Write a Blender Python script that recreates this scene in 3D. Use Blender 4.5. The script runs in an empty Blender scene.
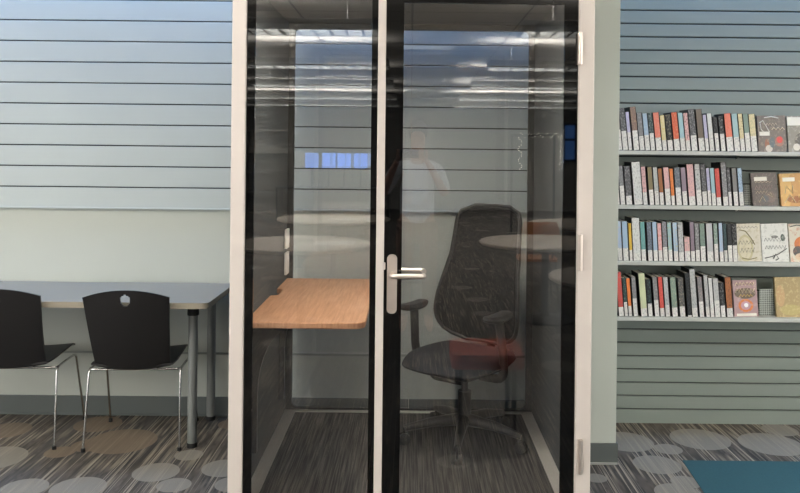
import bpy, bmesh, math, random
from mathutils import Vector, Matrix
random.seed(7)
PI = math.pi
sc = bpy.context.scene
C = sc.collection
# ------------------------------------------------------------------ camera, world, light, exposure
EYE = 1.57; F = 785.0; PX, PY = 411.0, 152.0; ROLL = 0.0105
cd = bpy.data.cameras.new('camera'); cam = bpy.data.objects.new('camera', cd); C.objects.link(cam)
cd.sensor_width = 36; cd.sensor_fit = 'HORIZONTAL'; cd.lens = F / 800 * 36
cd.shift_x = (400 - PX) / 800; cd.shift_y = (PY - 246.5) / 800
cd.clip_start = 0.01; cd.clip_end = 100
cam.matrix_world = Matrix.Translation((0, 0, EYE)) @ Matrix.Rotation(PI / 2, 4, 'X') @ Matrix.Rotation(ROLL, 4, 'Z')
sc.camera = cam
w = bpy.data.worlds.new('world'); sc.world = w; w.use_nodes = True
w.node_tree.nodes['Background'].inputs[0].default_value = (0.45, 0.62, 1.0, 1)
w.node_tree.nodes['Background'].inputs[1].default_value = 1.0
vs = sc.view_settings; vs.view_transform = 'Standard'; vs.look = 'None'; vs.gamma = 1; vs.use_curve_mapping = False
vs.exposure = 0.44
sc.cycles.transparent_max_bounces = 16
sc.cycles.max_bounces = 8
def area(name, loc, rot, sx, sy, e, col):
    ld_ = bpy.data.lights.new(name, 'AREA'); ld_.shape = 'RECTANGLE'; ld_.size = sx; ld_.size_y = sy; ld_.energy = e; ld_.color = col
    lo = bpy.data.objects.new(name, ld_); C.objects.link(lo); lo.location = loc; lo.rotation_euler = rot; return lo
# fill lights added at the windowless side walls to brighten the room
area('left_fill_light', (-6.35, -1.6, 1.7), (0, -PI / 2, 0), 2.3, 7.0, 240, (1, .99, .96))
area('right_fill_light', (6.35, -2.4, 1.7), (0, PI / 2, 0), 2.3, 7.0, 180, (1, .99, .96))
LAMP_E = 13.5
SKY_E = 6.5

def at(px, py, Y):
    dx, dy = px - PX, py - PY
    return Vector(((dx + ROLL * dy) * Y / F, Y, EYE - (dy - ROLL * dx) * Y / F))

# ------------------------------------------------------------------ materials
def srgb(c):
    return tuple(((v / 255) / 12.92 if v / 255 <= .04045 else ((v / 255 + .055) / 1.055) ** 2.4) for v in c) + (1,)
def mat(name, col, rough=.6, metal=0, spec=.5, var=.0, scale=20, bump=0, bscale=200, stretch=(1, 1, 1)):
    m = bpy.data.materials.new(name); m.use_nodes = True
    nt = m.node_tree; b = nt.nodes['Principled BSDF']
    b.inputs['Roughness'].default_value = rough; b.inputs['Metallic'].default_value = metal
    b.inputs['Specular IOR Level'].default_value = spec
    c = srgb(col)
    tc = nt.nodes.new('ShaderNodeTexCoord'); mp = nt.nodes.new('ShaderNodeMapping'); mp.inputs['Scale'].default_value = stretch
    nt.links.new(tc.outputs['Object'], mp.inputs[0])
    n = nt.nodes.new('ShaderNodeTexNoise'); n.inputs['Scale'].default_value = scale; n.inputs['Detail'].default_value = 4
    nt.links.new(mp.outputs[0], n.inputs['Vector'])
    mx = nt.nodes.new('ShaderNodeMix'); mx.data_type = 'RGBA'
    mx.inputs[6].default_value = tuple(v * (1 - var) for v in c[:3]) + (1,)
    mx.inputs[7].default_value = tuple(min(1, v * (1 + var)) for v in c[:3]) + (1,)
    nt.links.new(n.outputs[0], mx.inputs[0]); nt.links.new(mx.outputs[2], b.inputs['Base Color'])
    if bump:
        n2 = nt.nodes.new('ShaderNodeTexNoise'); n2.inputs['Scale'].default_value = bscale
        nt.links.new(mp.outputs[0], n2.inputs['Vector'])
        bp = nt.nodes.new('ShaderNodeBump'); bp.inputs['Strength'].default_value = bump; bp.inputs['Distance'].default_value = .002
        nt.links.new(n2.outputs[0], bp.inputs['Height']); nt.links.new(bp.outputs[0], b.inputs['Normal'])
    return m
def emis(name, col, e):
    m = bpy.data.materials.new(name); m.use_nodes = True; nt = m.node_tree
    nt.nodes.remove(nt.nodes['Principled BSDF'])
    em = nt.nodes.new('ShaderNodeEmission'); em.inputs[0].default_value = srgb(col); em.inputs[1].default_value = e
    nt.links.new(em.outputs[0], nt.nodes['Material Output'].inputs[0]); return m
def glass(name, tint, f0):
    m = bpy.data.materials.new(name); m.use_nodes = True; nt = m.node_tree; N = nt.nodes; L = nt.links
    N.remove(N['Principled BSDF'])
    tr = N.new('ShaderNodeBsdfTransparent'); tr.inputs[0].default_value = tint
    gl = N.new('ShaderNodeBsdfGlossy'); gl.inputs['Roughness'].default_value = 0.0
    geo = N.new('ShaderNodeNewGeometry')
    d = N.new('ShaderNodeVectorMath'); d.operation = 'DOT_PRODUCT'
    L.new(geo.outputs['Normal'], d.inputs[0]); L.new(geo.outputs['Incoming'], d.inputs[1])
    a = N.new('ShaderNodeMath'); a.operation = 'ABSOLUTE'; L.new(d.outputs['Value'], a.inputs[0])
    s = N.new('ShaderNodeMath'); s.operation = 'SUBTRACT'; s.inputs[0].default_value = 1; L.new(a.outputs[0], s.inputs[1])
    p = N.new('ShaderNodeMath'); p.operation = 'POWER'; p.inputs[1].default_value = 5; L.new(s.outputs[0], p.inputs[0])
    ma = N.new('ShaderNodeMath'); ma.operation = 'MULTIPLY_ADD'; ma.inputs[1].default_value = 1 - f0; ma.inputs[2].default_value = f0
    L.new(p.outputs[0], ma.inputs[0])
    mx = N.new('ShaderNodeMixShader'); L.new(ma.outputs[0], mx.inputs[0]); L.new(tr.outputs[0], mx.inputs[1]); L.new(gl.outputs[0], mx.inputs[2])
    L.new(mx.outputs[0], N['Material Output'].inputs[0]); return m

M = {}
M['wall'] = mat('wall_paint', (182, 187, 180), .75, var=.03, scale=3, bump=.1)
M['wallside'] = mat('column_paint', (184, 190, 182), .75, var=.02, scale=3, bump=.1)
M['slatL'] = mat('wide_board_paint', (176, 184, 182), .5, var=.03, scale=2)
M['slatR'] = mat('slat_paint_grey_green', (128, 137, 131), .5, var=.03, scale=2)
M['groove'] = mat('groove_dark', (52, 56, 56), .8)
M['base'] = mat('baseboard_rubber', (88, 94, 93), .6)
M['baselip'] = mat('baseboard_lip', (150, 154, 150), .6)
M['ceil'] = mat('ceiling_tile', (200, 197, 190), .9, var=.05, scale=60)
M['dkwall'] = mat('far_wall_paint', (150, 147, 140), .8, var=.05, scale=2)
M['frame'] = mat('booth_cream_frame', (196, 188, 182), .45, var=.01)
M['frit'] = mat('black_edge_band', (7, 8, 9), .02, spec=.5)
M['frit'].node_tree.nodes['Principled BSDF'].inputs['IOR'].default_value = 1.42
M['black'] = mat('black_frame', (14, 14, 15), .4)
M['felt'] = mat('charcoal_felt', (54, 58, 60), .95, var=.12, scale=120, bump=.4, bscale=400)
M['trimstrip'] = mat('booth_floor_strip', (176, 172, 164), .5, var=.04, scale=10)
M['steel'] = mat('satin_steel', (214, 204, 196), .42, 1, var=.03)
M['chrome'] = mat('chrome_rod', (205, 205, 203), .18, 1)
M['blackplastic'] = mat('black_moulded_plastic', (24, 23, 24), .45, var=.1, scale=30, bump=.05)
M['blackrub'] = mat('black_rubber', (16, 16, 17), .6)
M['chairfab'] = mat('black_mesh_fabric', (20, 20, 22), .9, spec=.12, var=.08, scale=300, bump=.1, bscale=600)
M['seatfab'] = mat('dark_seat_fabric', (30, 32, 37), .9, spec=.2, var=.2, scale=250, bump=.3, bscale=500)
M['tabletop'] = mat('grey_laminate', (150, 144, 132), .7, spec=.25, var=.03, scale=80)
M['tableedge'] = mat('tan_edge_band', (142, 134, 118), .6)
M['legpaint'] = mat('silver_grey_leg', (128, 131, 130), .4, .3)
M['shelf'] = mat('shelf_painted_metal', (188, 191, 186), .45)
M['white'] = mat('white_plastic', (226, 224, 220), .4)
M['teal'] = mat('teal_carpet', (38, 80, 88), .95, var=.12, scale=90, bump=.4)
M['label'] = mat('paper_label', (218, 217, 210), .6, var=.06, scale=150)
M['housing'] = mat('fixture_housing', (150, 148, 142), .5)
M['louver'] = mat('fixture_louver', (190, 190, 186), .4)
M['lamp'] = emis('fluorescent_lamp', (252, 250, 246), LAMP_E)
M['uplamp'] = emis('uplight_lamp', (250, 249, 248), 24.0)
M['sky'] = emis('skylight_pane', (134, 186, 255), SKY_E)
M['screen'] = emis('blue_screen', (110, 160, 255), 2.6)
M['bulb'] = emis('fairy_bulb', (255, 250, 235), 8)
M['winpane'] = emis('daylit_pane', (90, 150, 235), 1.6)
M['glass'] = glass('booth_glass', (.975, .98, .985, 1), .09)
M['glassb'] = glass('booth_rear_glass', (.98, .985, .99, 1), .055)
M['roundtop'] = mat('round_table_laminate', (196, 184, 168), .45, var=.03)
M['woodchair'] = mat('orange_wood', (176, 112, 64), .5, var=.15, scale=8, stretch=(1, 1, 8))
M['skin'] = mat('skin', (205, 155, 130), .6)
M['shirt'] = mat('pale_shirt', (232, 236, 244), .85, var=.05, scale=30, bump=.3)
M['jeans'] = mat('grey_trousers', (150, 122, 108), .9)
M['hair'] = mat('dark_hair', (50, 38, 30), .7)
M['paper'] = mat('white_paper', (235, 235, 230), .7)
M['perf'] = None

def wood(name, a, b):
    m = mat(name, a, .42); nt = m.node_tree; N = nt.nodes; L = nt.links; p = N['Principled BSDF']
    tc = N.new('ShaderNodeTexCoord'); mp = N.new('ShaderNodeMapping'); mp.inputs['Scale'].default_value = (60, 3, 10)
    mp.inputs['Rotation'].default_value = (0, 0, .05)
    L.new(tc.outputs['Object'], mp.inputs[0]); n = N.new('ShaderNodeTexNoise'); n.inputs['Scale'].default_value = 1.6; n.inputs['Detail'].default_value = 6; n.inputs['Distortion'].default_value = .4
    L.new(mp.outputs[0], n.inputs['Vector']); r = N.new('ShaderNodeValToRGB')
    r.color_ramp.elements[0].position = .3; r.color_ramp.elements[0].color = srgb(b)
    r.color_ramp.elements[1].position = .65; r.color_ramp.elements[1].color = srgb(a)
    L.new(n.outputs[0], r.inputs[0]); L.new(r.outputs[0], p.inputs['Base Color']); return m
M['desk'] = wood('oak_laminate', (200, 150, 112), (172, 122, 86))

def ceiling_mat():
    m = mat('ceiling_grid_tiles', (186, 182, 172), .9); nt = m.node_tree; N = nt.nodes; L = nt.links; p = N['Principled BSDF']
    tc = N.new('ShaderNodeTexCoord'); br = N.new('ShaderNodeTexBrick'); br.offset = 0; br.squash = 1
    br.inputs['Scale'].default_value = 1; br.inputs['Brick Width'].default_value = 1.22; br.inputs['Row Height'].default_value = .61
    br.inputs['Mortar Size'].default_value = .012
    br.inputs['Color1'].default_value = srgb((190, 184, 172)); br.inputs['Color2'].default_value = srgb((178, 172, 162)); br.inputs['Mortar'].default_value = srgb((92, 88, 84))
    L.new(tc.outputs['Object'], br.inputs['Vector']); L.new(br.outputs[0], p.inputs['Base Color']); return m
M['ceil'] = ceiling_mat()

# floor circles measured on the photograph: centre px, centre py, width px, tone
CIRC = [(122, 441, 68, 'b'), (-6, 458, 62, 'a'), (78, 488, 54, 'a'), (24, 488, 46, 'a'), (90, 445, 36, 'b'), (98, 424, 46, 'b'),
        (156, 472, 46, 'a'), (174, 485, 34, 'a'), (224, 468, 44, 'a'), (234, 484, 38, 'a'), (189, 455, 28, 'a'), (232, 424, 28, 'b'),
        (626, 441.5, 54, 'a'), (668, 449, 28, 'a'), (657, 464.5, 47, 'a'), (686, 482, 30, 'a'), (678, 493, 46, 'a'),
        (700, 439, 58, 'a'), (771, 444, 62, 'a'), (596, 478, 22, 'a'), (8, 430, 44, 'b'), (60, 452, 30, 'b'), (780, 430, 34, 'a')]
def carpet():
    m = mat('striped_carpet_with_circles', (100, 98, 95), .95); nt = m.node_tree; N = nt.nodes; L = nt.links; p = N['Principled BSDF']
    geo = N.new('ShaderNodeTexCoord')
    def noise(sx, sy, sz=1, det=3, loc=0):
        mp = N.new('ShaderNodeMapping'); mp.inputs['Scale'].default_value = (sx, sy, 1); mp.inputs['Location'].default_value = (loc, loc, 0)
        L.new(geo.outputs['Object'], mp.inputs[0]); n = N.new('ShaderNodeTexNoise'); n.inputs['Scale'].default_value = sz; n.inputs['Detail'].default_value = det
        L.new(mp.outputs[0], n.inputs['Vector']); return n.outputs[0]
    def ramp(fac, stops):
        r = N.new('ShaderNodeValToRGB'); e = r.color_ramp.elements
        e[0].position, e[0].color = stops[0][0], srgb(stops[0][1]); e[1].position, e[1].color = stops[-1][0], srgb(stops[-1][1])
        for q, c in stops[1:-1]:
            k = e.new(q); k.color = srgb(c)
        L.new(fac, r.inputs[0]); return r.outputs[0]
    def mix(a, b, f, bt='MIX'):
        x = N.new('ShaderNodeMix'); x.data_type = 'RGBA'; x.blend_type = bt
        for s, v in ((6, a), (7, b)):
            if isinstance(v, tuple): x.inputs[s].default_value = srgb(v)
            else: L.new(v, x.inputs[s])
        if isinstance(f, float): x.inputs[0].default_value = f
        else: L.new(f, x.inputs[0])
        return x.outputs[2]
    sx_ = N.new('ShaderNodeSeparateXYZ'); L.new(geo.outputs['Object'], sx_.inputs[0])
    q1 = N.new('ShaderNodeMath'); q1.operation = 'SNAP'; q1.inputs[1].default_value = 1 / 84; L.new(sx_.outputs[0], q1.inputs[0])
    q2 = N.new('ShaderNodeMath'); q2.operation = 'MULTIPLY'; q2.inputs[1].default_value = 417.3; L.new(q1.outputs[0], q2.inputs[0])
    q3 = N.new('ShaderNodeMath'); q3.operation = 'MULTIPLY'; q3.inputs[1].default_value = 2.4; L.new(sx_.outputs[1], q3.inputs[0])
    cx_ = N.new('ShaderNodeCombineXYZ'); L.new(q2.outputs[0], cx_.inputs[0]); L.new(q3.outputs[0], cx_.inputs[1])
    ns = N.new('ShaderNodeTexNoise'); ns.inputs['Scale'].default_value = 1; ns.inputs['Detail'].default_value = 1; L.new(cx_.outputs[0], ns.inputs['Vector'])
    stripes = ramp(ns.outputs[0], [(.25, (30, 30, 31)), (.40, (52, 50, 49)), (.48, (90, 85, 79)), (.53, (62, 60, 58)), (.60, (116, 108, 97)), (.70, (166, 156, 138)), (.8, (60, 60, 62))])
    patches = ramp(noise(5, 1.1, 1, 2, 3), [(.38, (46, 44, 43)), (.5, (108, 96, 80)), (.62, (92, 90, 87))])
    base = mix(stripes, patches, .30)
    lines = ramp(noise(150, .35, 1, 1, 9), [(.62, (0, 0, 0)), (.70, (255, 255, 255))])
    base = mix(base, (172, 162, 144), lines)
    for tone, col in (('b', (126, 110, 92)), ('a', (146, 141, 130))):
        last = None
        for (cx, cy, wpx, t) in CIRC:
            if t != tone: continue
            dy = (cy - PY) - ROLL * (cx - PX); Y = EYE * F / dy
            c = at(cx, cy, Y); rad = wpx / 2 * Y / F
            d = N.new('ShaderNodeVectorMath'); d.operation = 'DISTANCE'; L.new(geo.outputs['Object'], d.inputs[0]); d.inputs[1].default_value = (c.x, c.y, 0)
            lt = N.new('ShaderNodeMath'); lt.operation = 'LESS_THAN'; lt.inputs[1].default_value = rad; L.new(d.outputs['Value'], lt.inputs[0])
            o = lt.outputs[0]
            if last is not None:
                mxn = N.new('ShaderNodeMath'); mxn.operation = 'MAXIMUM'; L.new(last, mxn.inputs[0]); L.new(o, mxn.inputs[1]); o = mxn.outputs[0]
            last = o
        if tone == 'a':   # scattered circles over the rest of the room's carpet
            v = N.new('ShaderNodeTexVoronoi'); v.inputs['Scale'].default_value = 1.7; L.new(geo.outputs['Object'], v.inputs['Vector'])
            lt = N.new('ShaderNodeMath'); lt.operation = 'LESS_THAN'; lt.inputs[1].default_value = .26; L.new(v.outputs['Distance'], lt.inputs[0])
            sx = N.new('ShaderNodeSeparateXYZ'); L.new(geo.outputs['Object'], sx.inputs[0])
            l2 = N.new('ShaderNodeMath'); l2.operation = 'LESS_THAN'; l2.inputs[1].default_value = 3.2; L.new(sx.outputs[1], l2.inputs[0])
            ml = N.new('ShaderNodeMath'); ml.operation = 'MULTIPLY'; L.new(lt.outputs[0], ml.inputs[0]); L.new(l2.outputs[0], ml.inputs[1])
            mxn = N.new('ShaderNodeMath'); mxn.operation = 'MAXIMUM'; L.new(last, mxn.inputs[0]); L.new(ml.outputs[0], mxn.inputs[1]); last = mxn.outputs[0]
        sc_ = N.new('ShaderNodeMath'); sc_.operation = 'MULTIPLY'; sc_.inputs[1].default_value = .78; L.new(last, sc_.inputs[0])
        base = mix(base, col, sc_.outputs[0])
    grain = ramp(noise(300, 300, 1, 2), [(.3, (215, 215, 215)), (.7, (255, 255, 255))])
    base = mix(base, grain, 1.0, 'MULTIPLY')
    for l in list(p.inputs['Base Color'].links): L.remove(l)
    L.new(base, p.inputs['Base Color']); return m
M['carpet'] = carpet()
def ribbed():
    m = mat('booth_ribbed_carpet', (50, 49, 47), .95); nt = m.node_tree; N = nt.nodes; L = nt.links; p = N['Principled BSDF']
    tc = N.new('ShaderNodeTexCoord'); mp = N.new('ShaderNodeMapping'); mp.inputs['Scale'].default_value = (170, 3, 1); L.new(tc.outputs['Object'], mp.inputs[0])
    n = N.new('ShaderNodeTexNoise'); n.inputs['Scale'].default_value = 1; L.new(mp.outputs[0], n.inputs['Vector'])
    r = N.new('ShaderNodeValToRGB'); e = r.color_ramp.elements; e[0].position = .38; e[0].color = srgb((30, 29, 28)); e[1].position = .68; e[1].color = srgb((78, 75, 71))
    L.new(n.outputs[0], r.inputs[0]); L.new(r.outputs[0], p.inputs['Base Color']); return m
M['ribbed'] = ribbed()
def perf():
    m = mat('perforated_metal', (70, 74, 72), .5); nt = m.node_tree; N = nt.nodes; L = nt.links; p = N['Principled BSDF']
    tc = N.new('ShaderNodeTexCoord'); v = N.new('ShaderNodeTexVoronoi'); v.inputs['Scale'].default_value = 95; v.inputs['Randomness'].default_value = 0
    L.new(tc.outputs['Object'], v.inputs['Vector']); r = N.new('ShaderNodeValToRGB'); r.color_ramp.interpolation = 'CONSTANT'
    r.color_ramp.elements[0].color = srgb((170, 176, 170)); r.color_ramp.elements[1].position = .45; r.color_ramp.elements[1].color = srgb((74, 78, 76))
    L.new(v.outputs['Distance'], r.inputs[0]); L.new(r.outputs[0], p.inputs['Base Color']); return m
M['perf'] = perf()

# ------------------------------------------------------------------ mesh helpers
class MB:
    def __init__(s): s.bm = bmesh.new()
    def box(s, x0, x1, y0, y1, z0, z1, bev=0, mi=0):
        r = bmesh.ops.create_cube(s.bm, size=1); vv = r['verts']
        for v in vv:
            v.co = Vector((x0 + (v.co.x + .5) * (x1 - x0), y0 + (v.co.y + .5) * (y1 - y0), z0 + (v.co.z + .5) * (z1 - z0)))
        fs = set(f for v in vv for f in v.link_faces)
        for f in fs: f.material_index = mi
        if bev:
            es = list(set(e for v in vv for e in v.link_edges))
            rr = bmesh.ops.bevel(s.bm, geom=es, offset=bev, segments=2, affect='EDGES', profile=.5)
            for f in rr['faces']: f.material_index = mi
        return s
    def tube(s, pts, r, n=12, cap=True, mi=0):
        pts = [Vector(p) for p in pts]; rr = r if isinstance(r, (list, tuple)) else [r] * len(pts)
        rings = []; up = None
        for i, p in enumerate(pts):
            if i == 0: d = pts[1] - p
            elif i == len(pts) - 1: d = p - pts[i - 1]
            else: d = (pts[i + 1] - p).normalized() + (p - pts[i - 1]).normalized()
            d.normalize()
            if up is None:
                up = Vector((0, 0, 1)) if abs(d.z) < .9 else Vector((1, 0, 0))
            a = d.cross(up).normalized(); b = a.cross(d).normalized(); up = b
            rings.append([s.bm.verts.new(p + (a * math.cos(2 * PI * k / n) + b * math.sin(2 * PI * k / n)) * rr[i]) for k in range(n)])
        for A, B in zip(rings, rings[1:]):
            for k in range(n):
                f = s.bm.faces.new((A[k], A[(k + 1) % n], B[(k + 1) % n], B[k])); f.material_index = mi
        if cap:
            s.bm.faces.new(rings[0]).material_index = mi; s.bm.faces.new(rings[-1][::-1]).material_index = mi
        return s
    def prism(s, pts, z0, z1, axis='z', mi=0):
        """closed outline pts (2D) extruded along the axis"""
        def P(a, b, c): return Vector((a, b, c)) if axis == 'z' else (Vector((a, c, b)) if axis == 'y' else Vector((c, a, b)))
        A = [s.bm.verts.new(P(x, y, z0)) for x, y in pts]; B = [s.bm.verts.new(P(x, y, z1)) for x, y in pts]; n = len(pts)
        for k in range(n): s.bm.faces.new((A[k], A[(k + 1) % n], B[(k + 1) % n], B[k])).material_index = mi
        s.bm.faces.new(A[::-1]).material_index = mi; s.bm.faces.new(B).material_index = mi
        return s
    def lathe(s, prof, c=(0, 0, 0), n=32, mi=0):
        c = Vector(c); rings = []
        for r, z in prof:
            if r < 1e-6: rings.append([s.bm.verts.new(c + Vector((0, 0, z)))])
            else: rings.append([s.bm.verts.new(c + Vector((r * math.cos(2 * PI * k / n), r * math.sin(2 * PI * k / n), z))) for k in range(n)])
        for A, B in zip(rings, rings[1:]):
            for k in range(n):
                k2 = (k + 1) % n
                if len(A) == 1 and len(B) == 1: continue
                if len(A) == 1: s.bm.faces.new((A[0], B[k], B[k2]))
                elif len(B) == 1: s.bm.faces.new((A[k], A[k2], B[0]))
                else: s.bm.faces.new((A[k], A[k2], B[k2], B[k]))
        return s
    def sheet(s, fn, nu, nv, hole=None):
        """closed solid: fn(u,v,side) side 0/1 gives the two skins; hole(i,j) true drops a cell"""
        G = [[[s.bm.verts.new(Vector(fn(i / nu, j / nv, sd))) for j in range(nv + 1)] for i in range(nu + 1)] for sd in (0, 1)]
        cell = {(i, j) for i in range(nu) for j in range(nv) if not (hole and hole((i + .5) / nu, (j + .5) / nv))}
        for (i, j) in cell:
            q = [(i, j), (i + 1, j), (i + 1, j + 1), (i, j + 1)]
            s.bm.faces.new([G[0][a][b] for a, b in q]); s.bm.faces.new([G[1][a][b] for a, b in q[::-1]])
            for (da, db), (p, r) in {(0, -1): (q[0], q[1]), (1, 0): (q[1], q[2]), (0, 1): (q[2], q[3]), (-1, 0): (q[3], q[0])}.items():
                if (i + da, j + db) not in cell:
                    s.bm.faces.new((G[0][p[0]][p[1]], G[1][p[0]][p[1]], G[1][r[0]][r[1]], G[0][r[0]][r[1]]))
        return s
    def build(s, name, mats, parent=None, smooth=False, loc=None, sub=0):
        bmesh.ops.recalc_face_normals(s.bm, faces=s.bm.faces)
        me = bpy.data.meshes.new(name); s.bm.to_mesh(me); s.bm.free()
        for m_ in (mats if isinstance(mats, (list, tuple)) else [mats]): me.materials.append(m_)
        if smooth:
            me.polygons.foreach_set('use_smooth', [True] * len(me.polygons))
        o = bpy.data.objects.new(name, me); C.objects.link(o)
        if parent: o.parent = parent
        if loc is not None: o.location = loc
        if smooth == 'auto':
            e = o.modifiers.new('edge', 'EDGE_SPLIT'); e.split_angle = math.radians(40)
        if sub:
            q = o.modifiers.new('sub', 'SUBSURF'); q.levels = sub; q.render_levels = sub
        return o
def rrect(x0, x1, y0, y1, r, n=6, corners=(1, 1, 1, 1)):
    out = []
    for (cx, cy, a0, on) in ((x1 - r, y0 + r, -PI / 2, corners[0]), (x1 - r, y1 - r, 0, corners[1]), (x0 + r, y1 - r, PI / 2, corners[2]), (x0 + r, y0 + r, PI, corners[3])):
        if on: out += [(cx + r * math.cos(a0 + PI / 2 * k / n), cy + r * math.sin(a0 + PI / 2 * k / n)) for k in range(n + 1)]
        else: out.append((cx + (r if cx > (x0 + x1) / 2 else -r), cy + (r if cy > (y0 + y1) / 2 else -r)))
    return out
def arc(c, r, a0, a1, n, plane):
    return [(c[0] + r * math.cos(a0 + (a1 - a0) * k / n) * plane[0][0] + r * math.sin(a0 + (a1 - a0) * k / n) * plane[1][0],
             c[1] + r * math.cos(a0 + (a1 - a0) * k / n) * plane[0][1] + r * math.sin(a0 + (a1 - a0) * k / n) * plane[1][1],
             c[2] + r * math.cos(a0 + (a1 - a0) * k / n) * plane[0][2] + r * math.sin(a0 + (a1 - a0) * k / n) * plane[1][2]) for k in range(n + 1)]
def fillet(pts, r, n=5):
    """round the inner corners of a polyline"""
    P = [Vector(p) for p in pts]; out = [P[0]]
    for a, b, c in zip(P, P[1:], P[2:]):
        d1 = (a - b).normalized(); d2 = (c - b).normalized(); q = min(r, (a - b).length * .45, (c - b).length * .45)
        s0 = b + d1 * q; s1 = b + d2 * q
        for k in range(n + 1):
            t = k / n; out.append(s0 * (1 - t) ** 2 + b * 2 * t * (1 - t) + s1 * t * t)
    out.append(P[-1]); return out
def tag(o, label, cat, group=None, kind=None):
    o['label'] = label; o['category'] = cat
    if group: o['group'] = group
    if kind: o['kind'] = kind
    return o
def empty(name, loc, rz=0):
    o = bpy.data.objects.new(name, None); C.objects.link(o); o.location = loc; o.rotation_euler = (0, 0, rz); o.empty_display_size = .1; return o
def struct(o): o['kind'] = 'structure'; return o
def copy_tree(o, parent=None):
    c = o.copy(); C.objects.link(c); c.parent = parent
    for ch in list(o.children): copy_tree(ch, c)
    return c

# ------------------------------------------------------------------ the room
WY = 4.64
XL, XR, YB, HC = -6.5, 6.5, -15.0, 3.05
struct(MB().box(XL - .1, XR + .1, YB - .1, WY + .1, -.1, 0).build('floor', M['carpet']))
struct(MB().box(XL - .1, XR + .1, WY, WY + .1, 0, HC).build('wall_back', M['wall']))
struct(MB().box(XL - .1, XL, YB, WY, 0, HC).build('wall_left', M['dkwall']))
struct(MB().box(XR, XR + .1, YB, WY, 0, HC).build('wall_right', M['dkwall']))
struct(MB().box(XL - .1, XR + .1, YB - .1, YB, 0, HC).build('wall_front', M['dkwall']))
SKY0, SKY1 = 4.15, 4.638
struct(MB().box(XL - .1, XR + .1, YB - .1, SKY0, HC, HC + .1).box(XL - .1, XR + .1, SKY1, WY + .1, HC, HC + .1).build('ceiling', M['ceil']))
struct(MB().box(XL, XR, SKY0, SKY1, HC + .05, HC + .08).build('window_1', M['sky']))
# wide boards on the left, and behind the booth
P = .1225; zb = 1.222
mb = MB()
mb.box(XL, .78, WY - .008, WY - .001, zb, HC - .02, mi=1)
k = 0
while zb + k * P < HC - .05:
    z0 = zb + k * P
    mb.box(XL, .78, WY - .020, WY - .006, z0 + (.0 if k == 0 else .0035), min(z0 + P - .0035, HC - .02), .002); k += 1
mb.box(XL, .78, WY - .026, WY - .006, zb - .006, zb + .004, .002)
struct(mb.build('wall_back_left', [M['slatL'], M['groove']]))
# narrow slats on the right
mb = MB(); z = 2.413; PR = .0777
mb.box(1.07, 2.95, WY - .036, WY - .001, .02, HC - .02, mi=1)
z = 2.413 + 8 * PR
while z > .05:
    zt = z - .004; zl = max(z - PR + .004, .01)
    if zt > .03: mb.box(1.07, 2.95, WY - .050, WY - .034, zl, min(zt, HC - .02), .002)
    z -= PR
mb.box(1.07, 2.95, WY - .052, WY - .001, .0, .012)
struct(mb.build('wall_back_right', [M['slatR'], M['groove']]))
struct(MB().box(.80, 1.055, 3.98, WY - .027, 0, HC, .003).build('wall_column', M['wallside']))
struct(MB().box(.795, 1.057, 3.972, 3.98, .008, .105).box(.79, 1.06, 3.966, 3.98, 0, .01, mi=1).box(1.055, 1.063, 3.972, 4.585, 0, .105).build('baseboard_column', [M['base'], M['baselip']]))
struct(MB().box(XL, .79, WY - .012, WY, .008, .112, .002).box(XL, .79, WY - .018, WY, 0, .012, .002).build('baseboard_back', M['base']))
struct(MB().box(XL, .79, WY - .006, WY, .362, .374, .001).build('trim_1', mat('rail_grey', (140, 146, 141), .6)))
# far side of the room, only seen mirrored in the glass
o = struct(MB().box(4.15, 5.4, YB, YB + .02, 1.4, 2.35).build('window_2', M['winpane']))
fr = MB()
for x in (4.15, 4.5, 4.9, 5.4): fr.box(x - .04, x + .04, YB + .02, YB + .06, 1.36, 2.39)
for zz in (1.38, 1.95, 2.37): fr.box(4.11, 5.44, YB + .02, YB + .06, zz - .03, zz + .03)
fr.build('window_frame', M['black'], o)

# ------------------------------------------------------------------ ceiling fixtures
def fixture():
    r = empty('ceiling_light', (0, 0, 2.7)); Lh = 1.2
    MB().box(-Lh, Lh, -.19, .19, .03, .085, .006).build('housing', M['housing'], r)
    MB().box(-Lh + .02, Lh - .02, -.17, .17, .026, .032).build('diffuser', M['lamp'], r)
    MB().box(-Lh + .02, Lh - .02, -.16, .16, .0842, .0856).build('uplight', M['uplamp'], r)
    lv = MB().box(-Lh, Lh, -.19, -.182, -.02, .03).box(-Lh, Lh, .182, .19, -.02, .03).box(-Lh, Lh, -.004, .004, -.02, .025)
    n = 16
    for i in range(n + 1):
        x = -Lh + 2 * Lh * i / n; lv.box(x - .012, x + .012, -.182, .182, -.02, .025)
    lv.build('louver', M['louver'], r)
    for x in (-.9, .9): MB().tube([(x, 0, .08), (x, 0, HC - 2.69)], .004, 6).build('suspension_cable', M['housing'], r)
    return r
proto = None
ordn = ['added overhead', 'nearest mirrored', 'second', 'third', 'fourth mirrored', 'farthest mirrored']
pos = ['at its inner end', 'in its middle', 'at its outer end']
for ri, y in enumerate((2.25, -.79, -3.83, -6.8, -9.95, -12.4)):  # the overhead row is out of view, added to light the back wall
    for side, xs in (('left', (-1.5, -3.95)), ('right', (2.2, 4.65))):
        for ci, x in enumerate(xs):
            if proto is None: o = proto = fixture()
            else: o = copy_tree(proto)
            o.location = (x, y, 2.685)
            tag(o, f'suspended louvered light, {ordn[ri]} row, {side} run, {("inner", "outer")[ci]} end', 'ceiling light', 'suspended louvered ceiling lights')

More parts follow.
